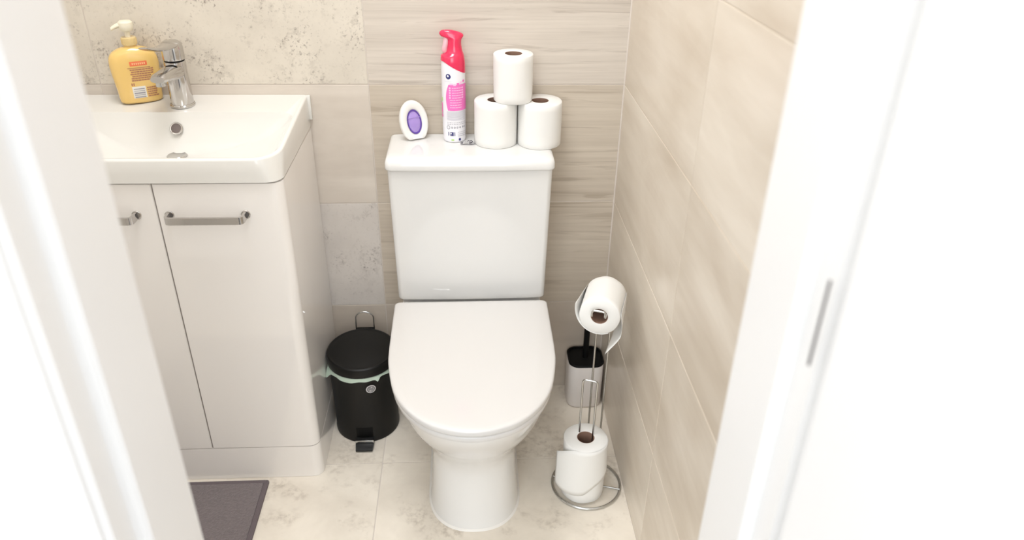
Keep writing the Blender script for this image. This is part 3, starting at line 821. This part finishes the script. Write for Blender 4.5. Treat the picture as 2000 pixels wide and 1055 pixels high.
# ------------------------------------------------------------------ mat
MX0, MX1, MY0, MY1 = -1.262, -.8712, -.96, -.3530
Mt = thing('bath_mat', 'dark grey bath mat with hemmed edge in front of the vanity', 'bath mat', ((MX0+MX1)/2, (MY0+MY1)/2, 0))
def slab(bm, x0, x1, y0, y1, zt, amp, nx, ny, seed):
    g = [[bm.verts.new((x0+(x1-x0)*i/nx, y0+(y1-y0)*j/ny, zt + amp*noise.noise(Vector((i*.9, j*.9, seed))))) for i in range(nx+1)] for j in range(ny+1)]
    for j in range(ny):
        for i in range(nx): bm.faces.new((g[j][i], g[j][i+1], g[j+1][i+1], g[j+1][i]))
    lo = [bm.verts.new((x, y, .0015)) for x, y in ((x0, y0), (x1, y0), (x1, y1), (x0, y1))]
    b0 = g[0]; r0 = [r[-1] for r in g]; t0 = g[-1][::-1]; l0 = [r[0] for r in g][::-1]
    for edge, a, b in ((b0, lo[0], lo[1]), (r0, lo[1], lo[2]), (t0, lo[2], lo[3]), (l0, lo[3], lo[0])): bm.faces.new([a, b]+edge[::-1])
    bm.faces.new(lo[::-1])
bm = BM(); slab(bm, MX0+.012, MX1-.012, MY0+.012, MY1-.012, .0075, .0006, 110, 150, 1.0); obj('pile', bm, MAT_, Mt)
bm = BM(); hz = .0042
outr = rrect(MX0, MX1, MY0, MY1, .0015, .004, 4); 
ringp = [(0, .0012), (0, .0055), (.002, .0072), (.009, .0072), (.0125, .0055)]
loops = [rrect(MX0+i, MX1-i, MY0+i, MY1-i, z, .006, 4) for i, z in ringp]
loft(bm, loops, False, False); obj('hem', bm, HEM, Mt)

# ------------------------------------------------------------------ pedal bin
bx, by = -.6525, -.1400
PB = thing('pedal_bin', 'black pedal bin between the vanity cabinet and the toilet', 'bin', (bx, by, 0))
bm = BM()
lathe(bm, [(.0800, .0008), (.0835, .002), (.0840, .008), (.0828, .012), (.0832, .10), (.0850, .205), (.0858, .208), (.0850, .210), (.0835, .210), (.0815, .020)], bx, by, 64)
obj('body', bm, BLK, PB)
bm = BM()   # lid, sloped slightly and domed, tilted down at the front
lathe(bm, [(.0870, .2180), (.0888, .2190), (.0892, .2230), (.0888, .2370), (.0870, .2425), (.0835, .2450), (.0780, .2440), (.0740, .2445), (.0560, .2470), (.03, .2488), (.002, .2495)], bx, by, 64)
bmesh.ops.rotate(bm, verts=bm.verts, cent=(bx, by, .23), matrix=Matrix.Rotation(math.radians(3.5), 3, 'X'))
lidb = obj('lid', bm, BLK, PB)
bm = BM(); box(bm, bx-.024, bx+.024, by+.074, by+.1, .205, .2445, bev=.004, seg=3); obj('hinge', bm, BLKP, PB)
bm = BM(); hp = []
hw, hb, ht = .0235, .240, .292
hp = [(bx-hw-.001, by+.094, .225), (bx-hw, by+.096, .262)] + [(bx+hw*math.cos(PI-PI*k/16), by+.0985, .274+ (ht-.274)*math.sin(PI*k/16)) for k in range(17)] + [(bx+hw, by+.096, .262), (bx+hw+.001, by+.094, .225)]
tube(bm, hp, .0017, 10); obj('carry_handle', bm, WIRE, PB)
# sticker
def psurf(off):
    def f(u, z):
        r = .0838+off+.0017*(z-.1)/.1; return (bx+r*math.sin(u), by-r*math.cos(u), z)
    return f
p1, p2 = psurf(.0012), psurf(.0016)
bm = BM(); uc, vc = .33, .176
wrap_disc(bm, p1, uc, vc, .145, .0122); st_ = obj('sticker', bm, STK, PB); st_['label'] = 'small round pale sticker with ring and swoosh mark'
bm = BM(); wrap_disc(bm, p2, uc, vc, .115, .0097, r0=.80)
for k in range(3):
    pts = [p2(uc-.070+.140*s, vc+.0030-.0035*k+.0022*math.sin(PI*2*s)+.002*s) for s in [i/10 for i in range(11)]]
    tube(bm, pts, .0007, 5)
obj('sticker_mark', bm, STKP, st_)
# pedal
bm = BM(); px = bx+.002
vs = []
loft(bm, [[(px+s*w_, y, z) for s, z in ((-1, z0), (1, z0), (1, z1), (-1, z1))] for y, w_, z0, z1 in ((by-.075, .0235, .012, .018), (by-.100, .0235, .010, .016), (by-.122, .0215, .004, .009))])
bmesh.ops.bevel(bm, geom=list(bm.edges), offset=.001, segments=2, affect='EDGES')
pd = obj('pedal', bm, SCREEN, PB)
bm = BM(); box(bm, px-.0235, px+.0235, by-.1030, by-.0985, .0165, .0245, bev=.0008); obj('pedal_trim', bm, WIRE, pd)
bm = BM()   # dark recess above the pedal
wrap_patch(bm, psurf(.0008), -.24, .28, .012, .050, 10, 3); obj('pedal_recess', bm, BLKP, PB)

# bin liner: a pale green bag folded over the rim, tufts at the left and front
bm = BM(); n = 120; rows_ = []
rr = random.Random(5)
def drop(a):
    d = .010 + .0025*math.sin(3*a+1) + .0015*math.sin(9*a)
    for c_, w_, h_ in ((-PI*.86, .16, .020), (-PI*.985, .10, .012), (-PI*.33, .07, .008)):
        da = (a-c_+PI) % (2*PI)-PI; d += h_*max(0, 1-abs(da)/w_)
    return d
def outr_(a):
    o_ = 0
    for c_, w_, h_ in ((-PI*.86, .18, .012), (-PI*.33, .10, .004)):
        da = (a-c_+PI) % (2*PI)-PI; o_ += h_*max(0, 1-abs(da)/w_)
    return o_
prof = [(.0800, .150, 0), (.0806, .200, 0), (.0832, .2120, 0), (.0862, .2128, .1), (.0876, .208, .4), (.0884, .200, 1)]
lo = []
for r, z, f in prof:
    l = []
    for k in range(n):
        a = 2*PI*k/n; aa = a if a < PI else a-2*PI
        zz = z if f == 0 else .2128 - (.2128-(.2125-drop(aa)))*f
        r2 = r + outr_(aa)*f + .0008*math.sin(17*a)*f
        l.append((bx+r2*math.cos(a), by+r2*math.sin(a), zz))
    lo.append(l)
loft(bm, lo, False, False)
ln = obj('bin_liner', bm, BAGM, None, loc=(bx, by, .15))
tag(ln, 'pale green bag lining the black pedal bin, folded over its rim', 'bin liner')
